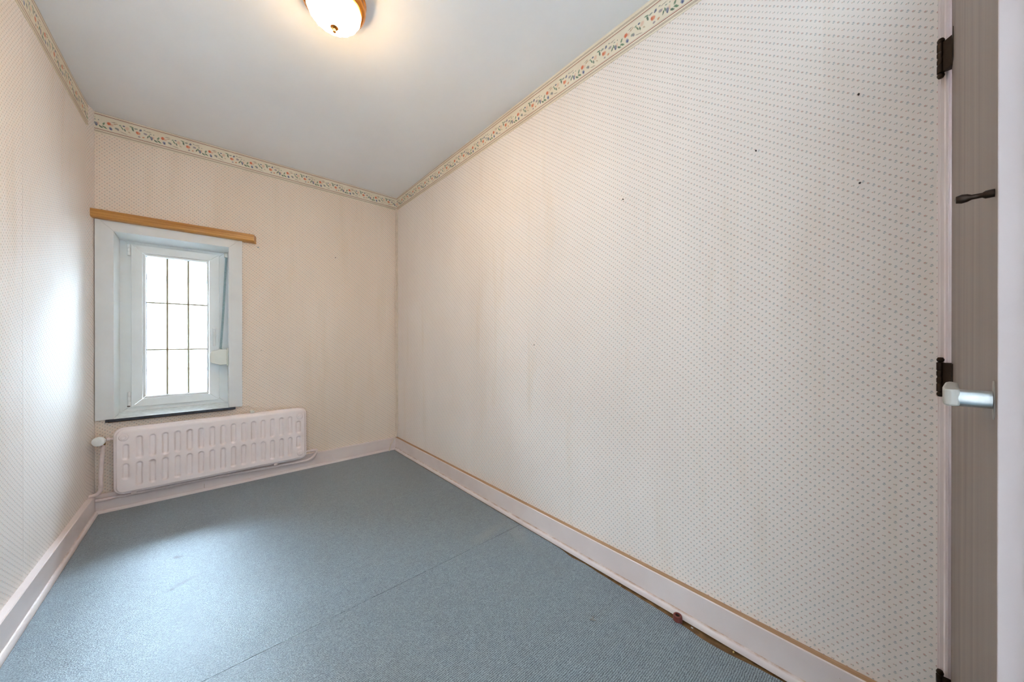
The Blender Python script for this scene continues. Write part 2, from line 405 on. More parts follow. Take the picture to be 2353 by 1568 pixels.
struct(obj('wall_hall_front', bm, 'hall'), 'plain hall end wall behind the viewer', 'wall')
bm = nb(); box(bm, XR + .12, HX, .9, 1.0, 0, WT)
struct(obj('wall_hall_back', bm, 'hall'), 'plain hall end wall behind the long papered wall', 'wall')

fill_win = struct(empty('fill_window'), 'unseen white window added outside the doorway for fill daylight', 'window')
for y0, y1, z0, z1 in ((HY0, HY0 + .05, HZ0, HZ1), (HY1 - .05, HY1, HZ0, HZ1), (HY0 + .05, HY1 - .05, HZ0, HZ0 + .05), (HY0 + .05, HY1 - .05, HZ1 - .05, HZ1)):
    obj('frame_bar', box(nb(), HX + .03, HX + .08, y0, y1, z0, z1), 'pvc', fill_win)
obj('pane', box(nb(), HX + .05, HX + .055, HY0 + .05, HY1 - .05, HZ0 + .05, HZ1 - .05), 'glass', fill_win)

# ---- wallpaper strips (each drop of paper is a piece of its wall) and floral border
TP_ = .0012
def strip_left(y0, y1, parent):
    bm = nb(); n = 40; m = 24
    ys = [y0 + (y1 - y0) * i / n for i in range(n + 1)]; zs = [.05 + (2.50 - .05) * j / m for j in range(m + 1)]
    def off(y, z):
        w = TP_ + .003 * max(0, noise.noise(Vector((y * 3.1, z * 1.3, 2.0)))) * sm(0, .05, y - y0) * sm(0, .05, y1 - y)
        w += .020 * sm(YB - .13, YB, y) ** 1.6                                      # loose paper rounding the corner
        e = min(y - y0, y1 - y)
        return w + .0012 * (1 - sm(0, .02, e)) * (1 if y1 < YB - .05 else 0)
    g = [[bm.verts.new((XL + off(y, z), y, z)) for z in zs] for y in ys]
    for i in range(n):
        for j in range(m): bm.faces.new((g[i][j], g[i + 1][j], g[i + 1][j + 1], g[i][j + 1]))
    # thin edges back to the plaster
    for i in (0, n):
        b = [bm.verts.new((XL + .0002, ys[i], z)) for z in zs]
        for j in range(m): bm.faces.new((g[i][j], b[j], b[j + 1], g[i][j + 1]))
    return obj('wallpaper_strip', bm, 'paper_l', parent, smooth=True)
seams = [YF, -.27, .25, .763, 1.268, 1.775, 2.281, 2.787, YB]
for a, b in zip(seams, seams[1:]): strip_left(a + .0008, b - (.0008 if b < YB else 0), wall_left)
# little dark tears at the foot of the two open seams
for y in (2.281, 2.787):
    bm = nb(); prism(bm, [(XL + .0008, y - .004, .128), (XL + .0008, y + .002, .126), (XL + .0008, y + .001, .20), (XL + .0008, y - .001, .20)], (.0012, 0, 0)); obj('paper_tear', bm, 'dark', wall_left)

def strip_right(y0, y1, parent, z0=.05):
    bm = nb(); n = 12; m = 16
    ys = [y0 + (y1 - y0) * i / n for i in range(n + 1)]; zs = [z0 + (2.50 - z0) * j / m for j in range(m + 1)]
    def off(y, z):
        e = min(y - y0, y1 - y)
        return TP_ + .0015 * max(0, noise.noise(Vector((y * 2.3, z * 1.7, 8.0)))) * sm(0, .06, e)
    g = [[bm.verts.new((XR - off(y, z), y, z)) for z in zs] for y in ys]
    for i in range(n):
        for j in range(m): bm.faces.new((g[i][j], g[i][j + 1], g[i + 1][j + 1], g[i + 1][j]))
    for i in (0, n):
        b = [bm.verts.new((XR - .0002, ys[i], z)) for z in zs]
        for j in range(m): bm.faces.new((g[i][j], b[j], b[j + 1], g[i][j + 1]))
    return obj('wallpaper_strip', bm, 'paper_r', parent, smooth=True)
seams = [-.0765, .3925, .8895, 1.3654, 1.850, 2.3294, 2.81, YB]
for a, b in zip(seams, seams[1:]): strip_right(a + .00008, b - .00008, wall_right)
strip_right(YF, DY0 - .03, wall_right)

def strip_back(x0, x1, parent):
    bm = nb(); xs = sorted({x0, x1} | {v for v in (WX0 - .02, WX1 + .02) if x0 < v < x1}); zs = [.05, WZ0 - .005, WZ1 + .03, 2.50]
    for a, b in zip(xs, xs[1:]):
        for c, d in zip(zs, zs[1:]):
            if WX0 - .021 < (a + b) / 2 < WX1 + .021 and c == zs[1]: continue
            box(bm, a, b, YB - TP_, YB - .0002, c, d)
    bmesh.ops.remove_doubles(bm, verts=bm.verts, dist=1e-5)
    return obj('wallpaper_strip', bm, 'paper_b', parent)
seams = [XL, -.09, .415, .9228, XR]
for a, b in zip(seams, seams[1:]): strip_back(a + .00003, b - .00003, wall_back)

BZ0 = ZL - .024
def border(name, mat, pts, parent):
    """pts: [(x, y, outward x, outward y)] run of the border along a wall"""
    bm = nb(); rows = []
    for x, y, nx, ny in pts:
        w = .0042 + .0008 * noise.noise(Vector((x * 4, y * 4, 0)))
        zt = ceil_z(y) - .0005
        rows.append([bm.verts.new((x + nx * q, y + ny * q, z)) for q, z in ((.0002, BZ0), (w, BZ0 + .0004 * noise.noise(Vector((x * 9, y * 9, 3)))), (w, zt), (.0002, zt))])
    for a, b in zip(rows, rows[1:]):
        for k in range(3): bm.faces.new((a[k], b[k], b[k + 1], a[k + 1]))
    bm.faces.new(rows[0]); bm.faces.new(rows[-1])
    return obj(name, bm, mat, parent, smooth=True, angle=50)
N = 60
border('border_strip', 'bord_l', [(XL + .012 * sm(YB - .1, YB, YF + (YB - YF) * i / N), YF + (YB - YF) * i / N, 1, 0) for i in range(N + 1)], wall_left)
border('border_strip', 'bord_b', [(XL + (XR - XL) * i / N, YB, 0, -1) for i in range(N + 1)], wall_back)
border('border_strip', 'bord_r', [(XR, YF + (YB - YF) * i / N, -1, 0) for i in range(N + 1)], wall_right)

# ---- nails and plugs left in the walls
def nail(wall, c, n, r=.0028, l=.008, mat='dark'):
    bm = nb(); ax = 'y' if abs(n[1]) > .5 else 'x'; s = n[1] if ax == 'y' else n[0]
    lathe(bm, [(r * .5, 0), (r * .5, s * l * .7), (r, s * l * .72), (r * .8, s * l), (0, s * l)], c, 10, ax)
    return obj('nail', bm, mat, wall, smooth=True)
for y, z in ((.0659, 1.7869), (.3108, 1.7272), (.0631, 1.5316), (1.3689, 1.0551), (.809, 1.7165)):
    nail(wall_right, (XR - .001, y, z), (-1, 0))
nail(wall_back, (.8333, YB - .001, 1.8136), (0, -1), .0036, .012)
nail(wall_back, (.3028, YB - .001, 1.002), (0, -1), .0022, .003)
bm = nb(); lathe(bm, [(.0052, 0), (.0052, -.004), (.003, -.004), (.003, -.001), (0, -.001)], (.2843, YB, 1.806), 14, 'y')
o = obj('wall_plug', bm, 'teal', wall_back, smooth=True); o['label'] = 'teal plastic wall plug'

# ---- baseboards with quarter-round at the foot
def run_profile(name, prof, a, b, inward, mat, parent=None, steps=24, wob=0.0):
    """prof: [(out, z, material index)] swept from a to b (xy), out measured along inward"""
    bm = nb(); rows = []
    for i in range(steps + 1):
        t = i / steps; x = a[0] + (b[0] - a[0]) * t; y = a[1] + (b[1] - a[1]) * t
        d = wob * noise.noise(Vector((x * 2.2, y * 2.2, 5)))
        rows.append([bm.verts.new((x + inward[0] * (o_ + (d if o_ > .002 else 0)), y + inward[1] * (o_ + (d if o_ > .002 else 0)), z)) for o_, z, m in prof])
    n = len(prof)
    for p, q in zip(rows, rows[1:]):
        for k in range(n):
            f = bm.faces.new((p[k], q[k], q[(k + 1) % n], p[(k + 1) % n])); f.material_index = prof[k][2]
    bm.faces.new(rows[0]); bm.faces.new(rows[-1][::-1])
    return obj(name, bm, mat, parent, smooth=True, angle=30)
def board_prof(t, h, wood_top=False):
    w = 1 if wood_top else 0
    return [(0, h, w), (t - .003, h, 0), (t, h - .003, 0), (t, .004, 0), (0, .004, 0)]
def quarter_prof(t, r, h):
    p = [(t - .001, .006, 0)] + [(t + r * math.cos(a), .006 + (h - .006) * math.sin(a), 0) for a in [math.pi / 2 * k / 6 for k in range(7)]]
    return p + [(t - .001, h, 0)]
br = struct(run_profile('baseboard_right', board_prof(.027, .124, True), (XR, DY1 + .02), (XR, YB), (-1, 0), ['board', 'bare_wood'], wob=.0012), 'lilac white baseboard with bare wood top along the long wall', 'baseboard')
run_profile('quarter_round', quarter_prof(.027, .0135, .030), (XR, DY1 + .02), (XR, YB - .034), (-1, 0), 'quarter', br, wob=.0012)
bl = struct(run_profile('baseboard_left', board_prof(.026, .127), (XL, YF), (XL, YB - .030), (1, 0), ['board']), 'white baseboard with wide top ledge along the left wall', 'baseboard')
run_profile('quarter_round', quarter_prof(.026, .013, .028), (XL, YF), (XL, YB - .032), (1, 0), 'quarter', bl)
bb = struct(empty('baseboard_back'), 'pinkish baseboard below the radiator in two lengths', 'baseboard')
run_profile('board', board_prof(.022, .124), (XL, YB), (-.028, YB), (0, -1), ['board'], bb)
run_profile('board', board_prof(.022, .124), (-.0265, YB), (XR - .022, YB), (0, -1), ['board'], bb)
run_profile('quarter_round', quarter_prof(.022, .012, .026), (XL + .03, YB), (XR - .036, YB), (0, -1), 'quarter', bb)

# ---- two lengths of carpet
def carpet(name, y0, y1, label, y1_left=None):
    bm = nb(); n = 90
    def right_edge(y):
        e = 1.352 - .014 * sm(1.15, .75, y) + .010 * sm(.45, .2, y) - .016 * math.exp(-((y - .42) / .12) ** 2) - .012 * math.exp(-((y - 1.06) / .05) ** 2)
        return e + .0025 * noise.noise(Vector((y * 40, 0, 0)))
    top = .008; ys = [y0 + (y1 - y0) * i / n for i in range(n + 1)]
    Lt = [bm.verts.new((XL + .0405, y, top)) for y in ys]; Rt = [bm.verts.new((right_edge(y) - .002, y, top)) for y in ys]
    Rm = [bm.verts.new((right_edge(y), y, .0055)) for y in ys]
    Lb = [bm.verts.new((XL + .0405, y, .0005)) for y in ys]; Rb = [bm.verts.new((right_edge(y), y, .0005)) for y in ys]
    for i in range(n):
        bm.faces.new((Lt[i], Rt[i], Rt[i + 1], Lt[i + 1])); bm.faces.new((Rt[i], Rm[i], Rm[i + 1], Rt[i + 1])); bm.faces.new((Rm[i], Rb[i], Rb[i + 1], Rm[i + 1]))
        bm.faces.new((Lb[i], Lt[i], Lt[i + 1], Lb[i + 1])); bm.faces.new((Rb[i], Lb[i], Lb[i + 1], Rb[i + 1]))
    bm.faces.new((Lt[0], Lb[0], Rb[0], Rm[0], Rt[0])); bm.faces.new((Rt[n], Rm[n], Rb[n], Lb[n], Lt[n]))
    o = obj(name, bm, 'carpet'); return tag(o, label, 'carpet')
carpet('carpet', 1.4435, YB - .036, 'blue-grey ribbed carpet length in front of the radiator')
carpet('carpet', YF, 1.4415, 'blue-grey ribbed carpet length nearest the viewer, before the seam')

# ================================================================== WINDOW
win = struct(empty('window_1'), 'white framed single window with brass glazing bars', 'window')
def quad_prism(name, pts, y0, y1, mat, parent, bevel=.0015):
    return obj(name, prism(nb(), [(x, y0, z) for x, z in pts], (0, y1 - y0, 0)), mat, parent, bevel=bevel)
CY0, CY1 = YB - .018, YB - TP_
ox0, ox1, oz0, oz1 = -.5275, .1865, .583, 1.852
ix0, ix1, iz1 = -.450, .1085, 1.7710
g_ = .0006
quad_prism('casing_board', [(ox0, oz0), (ix0, oz0), (ix0, iz1 - g_), (ox0, oz1 - g_)], CY0, CY1, 'casing', win)
quad_prism('casing_board', [(ix1, oz0), (ox1, oz0), (ox1, oz1 - g_), (ix1, iz1 - g_)], CY0, CY1, 'casing', win)
quad_prism('casing_board', [(ox0, oz1), (ix0, iz1), (ix1, iz1), (ox1, oz1)], CY0, CY1, 'casing', win)
# splayed reveal boards between casing and frame
FY = YB + .120                                               # room face of the fixed frame
bx0, bx1, bz0, bz1 = -.442, .1062, .610, 1.748
def reveal(name, p, q):
    """p front edge (two xz points), q back edge"""
    bm = nb(); f = [bm.verts.new((x, CY0 + .001, z)) for x, z in p]; b = [bm.verts.new((x, FY + .002, z)) for x, z in q]
    c = Vector((-.17, 0, 1.18))
    def out(v): d = Vector((v.co.x, 0, v.co.z)) - c; h = Vector((1 if d.x > .2 else (-1 if d.x < -.2 else 0), 0, 0)); return h
    bm.faces.new((f[0], f[1], b[1], b[0]))
    return bm, f, b
def slab(name, pts4, thick, mat):
    bm = nb(); a = [bm.verts.new(p) for p in pts4]; b = [bm.verts.new(Vector(p) + Vector(thick)) for p in pts4]
    bm.faces.new(a); bm.faces.new(b[::-1])
    for i in range(4): bm.faces.new((a[i], b[i], b[(i + 1) % 4], a[(i + 1) % 4]))
    return obj(name, bm, mat, win, bevel=.001)
fy = CY0 + .0005
slab('reveal_board', [(ix0, fy, .586), (ix0, fy, iz1), (bx0, FY + .002, bz1), (bx0, FY + .002, .596)], (-.0078, 0, 0), 'pvc')
slab('reveal_board', [(ix1, fy, .586), (ix1, fy, iz1), (bx1, FY + .002, bz1), (bx1, FY + .002, .596)], (.0078, 0, 0), 'pvc')
slab('reveal_board', [(ix0, fy, iz1), (ix1, fy, iz1), (bx1, FY + .002, bz1), (bx0, FY + .002, bz1)], (0, 0, .0078), 'pvc')
# sill: dark slate slab with painted top
bm = nb(); box(bm, -.485, .146, YB - .030, YB - .0015, .5672, .5845); box(bm, WX0 + .001, WX1 - .001, YB - .0015, FY + .05, .5672, .5845)
o = obj('sill', bm, 'sill_dark', win, bevel=.002); o['label'] = 'dark slate sill edge, chipped'
slab('sill_board', [(ix0 + .001, YB - .029, .5850), (ix1 - .001, YB - .029, .5850), (bx1 - .001, FY + .001, .604), (bx0 + .001, FY + .001, .604)], (0, 0, .0025), 'sill_top')
# fixed frame (mitred bars)
def frame4(name, o4, i4, y0, y1, mat, bevel=.0025):
    (X0, X1, Z0, Z1), (a0, a1, c0, c1) = o4, i4
    e = .0004
    quad_prism(name, [(X0, Z0 + e), (a0, c0 + e), (a0, c1 - e), (X0, Z1 - e)], y0, y1, mat, win, bevel)
    quad_prism(name, [(X1, Z0 + e), (X1, Z1 - e), (a1, c1 - e), (a1, c0 + e)], y0, y1, mat, win, bevel)
    quad_prism(name, [(X0, Z0), (X1, Z0), (a1, c0), (a0, c0)], y0, y1, mat, win, bevel)
    quad_prism(name, [(X0, Z1), (a0, c1), (a1, c1), (X1, Z1)], y0, y1, mat, win, bevel)
frame4('frame_bar', (WX0 + .001, WX1 - .001, .586, WZ1 - .001), (-.384, .050, .650, 1.712), FY, FY + .065, 'pvc')
SY = FY - .016                                               # sash stands proud of the frame
sx0, sx1, sz0, sz1 = -.3905, .0560, .6335, 1.7290
gx0, gx1, gz0, gz1 = -.3240, -.0118, .6995, 1.6605
frame4('sash_bar', (sx0, sx1, sz0, sz1), (-.3390, .0000, .684, 1.676), SY, FY + .0, 'pvc')
frame4('glazing_bead', (-.3386, -.0004, .6844, 1.6756), (gx0, gx1, gz0, gz1), SY + .005, FY + .012, 'pvc', .004)
frame4('gasket', (gx0 - .003, gx1 + .003, gz0 - .003, gz1 + .003), (gx0 + .0022, gx1 - .0022, gz0 + .0022, gz1 - .0022), FY + .0122, FY + .0160, 'sill_dark', 0)
# glazing bars and panes
vx = [gx0, -.2223, -.1139, gx1]; vz = [gz0, 1.0165, 1.3435, gz1]
GY = FY + .0165
for x in vx[1:3]: obj('glazing_bar', box(nb(), x - .0050, x + .0050, GY - .002, GY + .008, gz0, gz1), 'lead_bar', win, bevel=.001)
for z in vz[1:3]:
    for a, b in ((gx0, vx[1] - .0050), (vx[1] + .0050, vx[2] - .0050), (vx[2] + .0050, gx1)):
        obj('glazing_bar', box(nb(), a, b, GY - .001, GY + .007, z - .0046, z + .0046), 'lead_bar', win, bevel=.0008)
for i in range(3):
    for j in range(3):
        x0 = vx[i] + (.0050 if i else -.006); x1 = vx[i + 1] - (.0050 if i < 2 else -.006); z0 = vz[j] + (.0046 if j else -.006); z1 = vz[j + 1] - (.0046 if j < 2 else -.006)
        obj('pane', box(nb(), x0, x1, GY + .0005, GY + .0045, z0, z1), 'glass', win)
# sash hinges
for z0, z1 in ((1.650, 1.724), (.640, .735)):
    bm = nb(); k = 3
    for q in range(k):
        h0 = z0 + (z1 - z0) * q / k + .0006; h1 = z0 + (z1 - z0) * (q + 1) / k - .0006
        lathe(bm, [(.0072, h0), (.0078, h0 + .001), (.0078, h1 - .001), (.0072, h1)], (-.3995, SY + .001, 0), 16)
    obj('sash_hinge', bm, 'pvc', win, smooth=True)
bm = nb(); box(bm, -.408, -.3945, SY - .007, SY + .004, .6385, .6445); obj('hinge_pin', bm, 'dark', win, bevel=.001)
# sash handle: plate and lever
bm = nb(); box(bm, .016, .040, SY - .009, SY, 1.106, 1.176); hp = obj('handle_plate', bm, 'pvc', win, bevel=.004, segs=3)
bm = nb(); lathe(bm, [(.009, -.012), (.009, .0)], (.028, SY - .008, 1.155), 16, 'y')
tube(bm, spline([(.028, SY - .020, 1.160), (.0275, SY - .024, 1.150), (.0275, SY - .026, 1.10), (.0275, SY - .025, 1.045), (.0275, SY - .025, 1.040)], 5), .0078, 10)
obj('lever', bm, 'pvc', hp, smooth=True)

# ---- shutter strap and winder
st = tag(empty('shutter_strap', ()), 'grey roller shutter strap running into an ivory winder beside the sash', 'shutter strap')
bm = nb(); box(bm, .086, .106, YB + .085, FY - .001, 1.715, 1.747); box(bm, .090, .106, YB + .080, YB + .086, 1.712, 1.722)
obj('strap_guide', bm, 'ivory', st, bevel=.003)
pts = spline([(.0975, YB + .092, 1.716), (.090, YB + .088, 1.55), (.0795, YB + .080, 1.30), (.0655, YB + .068, 1.045), (.0640, YB + .066, 1.025), (.0680, YB + .064, 1.013), (.0730, YB + .062, 1.008)], 6)
bm = nb(); rows = []
for p in pts:
    rows.append([bm.verts.new((p.x + a * .0066, p.y + b, p.z)) for a, b in ((-1, 0), (1, .0), (1, .0014), (-1, .0014))])
for a, b in zip(rows, rows[1:]):
    for k in range(4): bm.faces.new((a[k], b[k], b[(k + 1) % 4], a[(k + 1) % 4]))
bm.faces.new(rows[0]); bm.faces.new(rows[-1]); obj('strap', bm, 'strap', st, smooth=True, angle=30)
# winder body: D-shaped box fixed to the right reveal
prof = []
for k in range(9):
    a = R(90 + 180 * k / 8)
    prof.append((.026 + .024 * math.cos(a) * (1.0), .957 + .047 * math.copysign(abs(math.sin(a)) ** .55, math.sin(a))))
prof = [(.100, 1.012), (.062, 1.0155)] + [(x, z) for x, z in prof] + [(.062, .8965), (.100, .902)]
bm = prism(nb(), [(x, YB + .038, z) for x, z in prof], (0, .052, 0)); obj('winder', bm, 'ivory', st, smooth=True, bevel=.003, angle=35)
bm = box(nb(), .098, .1065, YB + .026, YB + .100, .893, 1.023); obj('winder_plate', bm, 'ivory', st, bevel=.0015)

# ---- bottom slats of the raised roller shutter outside the glass
sh = tag(empty('roller_shutter'), 'pale grey roller shutter edge hanging at the top of the window', 'shutter')
for k, z in enumerate((1.672, 1.712, 1.752)):
    bm = nb(); prism(bm, [(-.43, FY + .085, z), (-.43, FY + .080, z + .010), (-.43, FY + .080, z + .028), (-.43, FY + .085, z + .0385), (-.43, FY + .093, z + .0385), (-.43, FY + .093, z)], (.52, 0, 0))
    obj('slat', bm, 'zinc', sh, bevel=.001)

# ================================================================== CURTAIN RAIL
rail = tag(empty('curtain_rail'), 'honey-coloured varnished pine curtain rail above the window', 'curtain rail')
z0, z1 = 1.8335, 1.888
sec = [(YB - .0015, z0 - .001), (YB - .030, z0 - .001), (YB - .046, z0 + .002), (YB - .052, z0 + .010), (YB - .052, z0 + .020), (YB - .0505, z0 + .0215), (YB - .052, z0 + .023), (YB - .052, z0 + .036), (YB - .0505, z0 + .0375), (YB - .052, z0 + .039), (YB - .051, z1 - .003), (YB - .047, z1), (YB - .0015, z1)]
bm = nb(); rows = []
for k, (xa) in enumerate((-.5415, .2545)):
    rows.append([bm.verts.new((xa + (((YB - .0015 - (YB - .052)) - (YB - y)) * -.0 if k == 0 else .018 * sm(.052, .0, YB - y)), y, z - (.004 * sm(.04, 0, YB - y) if k else 0))) for y, z in sec])
n = len(sec)
for k in range(n): bm.faces.new((rows[0][k], rows[1][k], rows[1][(k + 1) % n], rows[0][(k + 1) % n]))
bm.faces.new(rows[0]); bm.faces.new(rows[1][::-1])
obj('board', bm, 'pine', rail)
for x in (-.497, .228):
    bm = nb(); lathe(bm, [(.006, 0), (.006, .003), (.003, .006), (0, .0065)], (x, YB - .030, z1 - .0005), 14); obj('screw', bm, 'dark', rail, smooth=True)

# ================================================================== RADIATOR
rad = tag(empty('radiator'), 'pinkish white pressed steel panel radiator under the window', 'radiator')
RX0, RX1, RZ0, RZ1, RYF = -.446, .598, .112, .532, YB - .086
cols = [-.3927 + k * .05835 for k in range(17)]
def rbox(x, z, cx, cz, hw, hh, r):
    dx = abs(x - cx) - (hw - r); dz = abs(z - cz) - (hh - r)
    return math.hypot(max(dx, 0), max(dz, 0)) + min(max(dx, dz), 0) - r
def rad_depth(x, z):
    e = -rbox(x, z, (RX0 + RX1) / 2, (RZ0 + RZ1) / 2, (RX1 - RX0) / 2, (RZ1 - RZ0) / 2, .048)
    d = .011 * (1 - sm(.011, .0165, e)) + .007 * (1 - sm(0, .005, e))
    et = RZ1 - z
    q = max(0.0, 1 - et / .030); d = max(d, .030 * (1 - math.sqrt(max(0.0, 1 - q * q))))
    k = min(16, max(0, round((x - cols[0]) / .05835)))
    for up in (0, 1):
        if up: lo, hi = (.3275, .4735) if 0 < k < 16 else (.3275, .430)
        else: lo, hi = (.1545, .3085) if 0 < k < 16 else (.207, .3085)
        s = rbox(x, z, cols[k], (lo + hi) / 2, .0175, (hi - lo) / 2, .0165)
        d += .0135 * sm(0.0, -.0105, s)
    return d
bm = nb(); nx, nz = 400, 120; rows = []
zs = [RZ0 + (RZ1 - RZ0) * (.5 - .5 * math.cos(math.pi * j / nz)) * .35 + (RZ1 - RZ0) * (j / nz) * .65 for j in range(nz + 1)]
for z in zs:
    rr = .048; inset = 0
    for lim in (z - RZ0, RZ1 - z):
        if lim < rr: inset = rr - math.sqrt(max(0, rr * rr - (rr - lim) ** 2))
    a, b = RX0 + inset, RX1 - inset
    rows.append([bm.verts.new((a + (b - a) * i / nx, RYF + rad_depth(a + (b - a) * i / nx, z), z)) for i in range(nx + 1)])
for p, q in zip(rows, rows[1:]):
    for i in range(nx): bm.faces.new((p[i], p[i + 1], q[i + 1], q[i]))
loop = rows[0] + [r[-1] for r in rows[1:-1]] + rows[-1][::-1] + [r[0] for r in rows[-2:0:-1]]
back = [bm.verts.new((v.co.x, RYF + .031, v.co.z)) for v in loop]
for i in range(len(loop)): bm.faces.new((loop[i], back[i], back[(i + 1) % len(loop)], loop[(i + 1) % len(loop)]))
bm.faces.new(back)
panel = obj('panel', bm, 'rad', rad, smooth=True, angle=60)
for x, z in ((-.4012, .472), (.5482, .4635), (.5516, .1675)):
    bm = nb(); lathe(bm, [(.0215, .002), (.0215, -.002), (.019, -.006), (.016, -.0075), (0, -.0075)], (x, RYF, z), 28, 'y')
    pl = obj('plug', bm, 'rad', rad, smooth=True)
    bm = nb(); lathe(bm, [(.0125, -.006), (.0125, -.011), (.011, -.013), (0, -.013)], (x, RYF, z), 6, 'y'); obj('hex_head', bm, 'rad', pl, bevel=.001)
for x, z, mt in ((.2417, .540, 'old_brass'), (-.360, .110, 'pipe'), (.3877, .110, 'pipe')):
    bm = nb(); box(bm, x - .012, x + .012, RYF + .006, RYF + .030, z - .006, z + .010); box(bm, x - .008, x + .008, RYF + .028, (RYF + .036 if z < .2 else YB - .003), z + .001, z + .008)
    obj('bracket', bm, mt if z < .2 else 'ivory', rad, bevel=.002)

# ---- thermostatic valve and its riser
val = tag(empty('radiator_valve'), 'white round thermostatic valve at the left end of the radiator', 'valve')
vy = YB - .058
bm = nb(); lathe(bm, [(.008, -.446), (.008, -.462), (.0115, -.462), (.0115, -.472), (.008, -.474), (.008, -.487)], (0, vy, .468), 16, 'x'); obj('union', bm, 'pipe', val, smooth=True)
bm = nb(); lathe(bm, [(.0085, .432), (.0102, .446), (.0102, .478), (.008, .482)], (-.488, vy, 0), 18); box(bm, -.486, -.468, vy - .007, vy + .007, .462, .474); obj('body', bm, 'old_brass', val, smooth=True)
bm = nb(); lathe(bm, [(.012, -.008), (.016, -.016), (.024, -.022), (.027, -.030), (.028, -.046), (.025, -.050), (.0235, -.050), (.022, -.054), (.017, -.0565), (0, -.0575)], (0, 0, 0), 32, 'y')
hd = obj('head', bm, 'valve_white', val, smooth=True); hd.location = (-.490, vy + .004, .4675); hd.rotation_euler = (0, 0, R(-16))
rise = tag(empty('heating_pipe'), 'painted riser pipe from the thermostatic valve down to the corner', 'pipe')
bm = nb(); tube(bm, spline([(-.489, vy, .448), (-.4895, vy, .40), (-.494, vy, .33), (-.497, vy, .25), (-.4975, vy, .182), (-.501, vy, .156), (-.512, vy, .141), (-.530, vy, .136), (-.5485, vy, .136)], 7), .0098, 14)
obj('tube', bm, 'pipe', rise, smooth=True)
for z in (.192, .183):
    bm = nb(); lathe(bm, [(.0098, -.0035), (.0118, -.002), (.0118, .002), (.0098, .0035)], (-.4975, vy, z), 16); obj('ring', bm, 'pipe', rise, smooth=True)
ret = tag(empty('heating_pipe'), 'painted return pipe lying along the baseboard under the radiator', 'pipe')
bm = nb(); tube(bm, spline([(-.523, YB - .036, .094), (-.40, YB - .036, .094), (0, YB - .038, .094), (.40, YB - .042, .086), (.55, YB - .046, .082), (.615, YB - .048, .086), (.650, YB - .050, .103), (.668, YB - .050, .128), (.674, YB - .050, .150)], 8), .0092, 14)
obj('tube', bm, 'pipe', ret, smooth=True)
bm = nb(); lathe(bm, [(.0115, .138), (.0115, .158), (.009, .164), (0, .1655)], (.674, YB - .050, 0), 16); lathe(bm, [(.0075, .5985), (.0075, .607), (.0095, .608), (.0095, .613), (.0075, .614), (.0075, .630), (.0105, .632), (.0105, .674), (.008, .680)], (0, YB - .050, .1565), 16, 'x')
obj('elbow', bm, 'pipe', ret, smooth=True)
bm = nb(); lathe(bm, [(.0148, .638), (.0148, .656)], (0, YB - .050, .1565), 6, 'x'); obj('union_nut', bm, 'pipe', ret, bevel=.001)

# ---- cable run in the far corner
cab = tag(empty('cable'), 'cream painted cable and conduit running down the far corner', 'cable')
bm = nb(); tube(bm, spline([(XR - .012, YB - .012, 2.38), (XR - .0125, YB - .012, 1.6), (XR - .012, YB - .0125, .8), (XR - .012, YB - .012, .125)], 6), .0085, 10); obj('conduit', bm, 'cable', cab, smooth=True)
bm = nb(); tube(bm, spline([(XR - .0045, YB - .026, 2.38), (XR - .0045, YB - .0255, 1.2), (XR - .0045, YB - .026, .32), (XR - .007, YB - .030, .23), (XR - .018, YB - .036, .17), (XR - .045, YB - .041, .125), (XR - .078, YB - .046, .075), (XR - .094, YB - .050, .035), (XR - .099, YB - .052, .011)], 8), .0052, 10); obj('cable_end', bm, 'cable', cab, smooth=True)

# ================================================================== CEILING LAMP
LX, LY = .389, 1.545; LZ = ceil_z(LY)
lamp = tag(empty('ceiling_lamp'), 'lit glass bowl ceiling lamp with a brass rim and finial', 'lamp')
bm = nb(); lathe(bm, [(.100, 0), (.121, -.001), (.1225, -.010), (.117, -.018), (.1195, -.026), (.1205, -.040), (.116, -.052), (.108, -.060), (.103, -.060), (.103, -.050), (.098, -.002)], (LX, LY, LZ), 64)
obj('rim', bm, 'brass', lamp, smooth=True)
bm = nb(); NR = 72; prof = [(.1025 * math.cos(a), -.054 - .078 * math.sin(a)) for a in [math.pi / 2 * k / 8 for k in range(9)]]
rings = []
for r, h in prof[:-1]:
    rings.append([bm.verts.new((LX + (r + .0016 * math.cos(18 * 2 * math.pi * k / NR) * min(1, r / .05)) * math.cos(2 * math.pi * k / NR), LY + (r + .0016 * math.cos(18 * 2 * math.pi * k / NR) * min(1, r / .05)) * math.sin(2 * math.pi * k / NR), LZ + h)) for k in range(NR)])
for a, b in zip(rings, rings[1:]):
    for k in range(NR): bm.faces.new((a[k], a[(k + 1) % NR], b[(k + 1) % NR], b[k]))
bm.faces.new(rings[-1]); obj('glass_bowl', bm, 'lamp_glass', lamp, smooth=True, angle=80)
bm = nb(); lathe(bm, [(0, -.1315), (.014, -.1325), (.0155, -.1345), (.012, -.138), (.005, -.140), (.0045, -.144), (.0065, -.147), (.0068, -.151), (.004, -.1545), (0, -.155)], (LX, LY, LZ), 28); obj('finial', bm, 'brass', lamp, smooth=True)

# ================================================================== DOOR (open into the room, edge towards the viewer)
H0 = Vector((1.3850, -.0977, 0)); E0 = Vector((.6200, -.0735, 0))
ang = math.atan2(E0.y - H0.y, E0.x - H0.x)
DW = (E0 - H0).length
door = struct(empty('door_1'), 'open grey-brown veneered door with a white edge', 'door')
def dloc(o): o.location = (H0.x, H0.y, 0); o.rotation_euler = (0, 0, ang - math.pi); return o
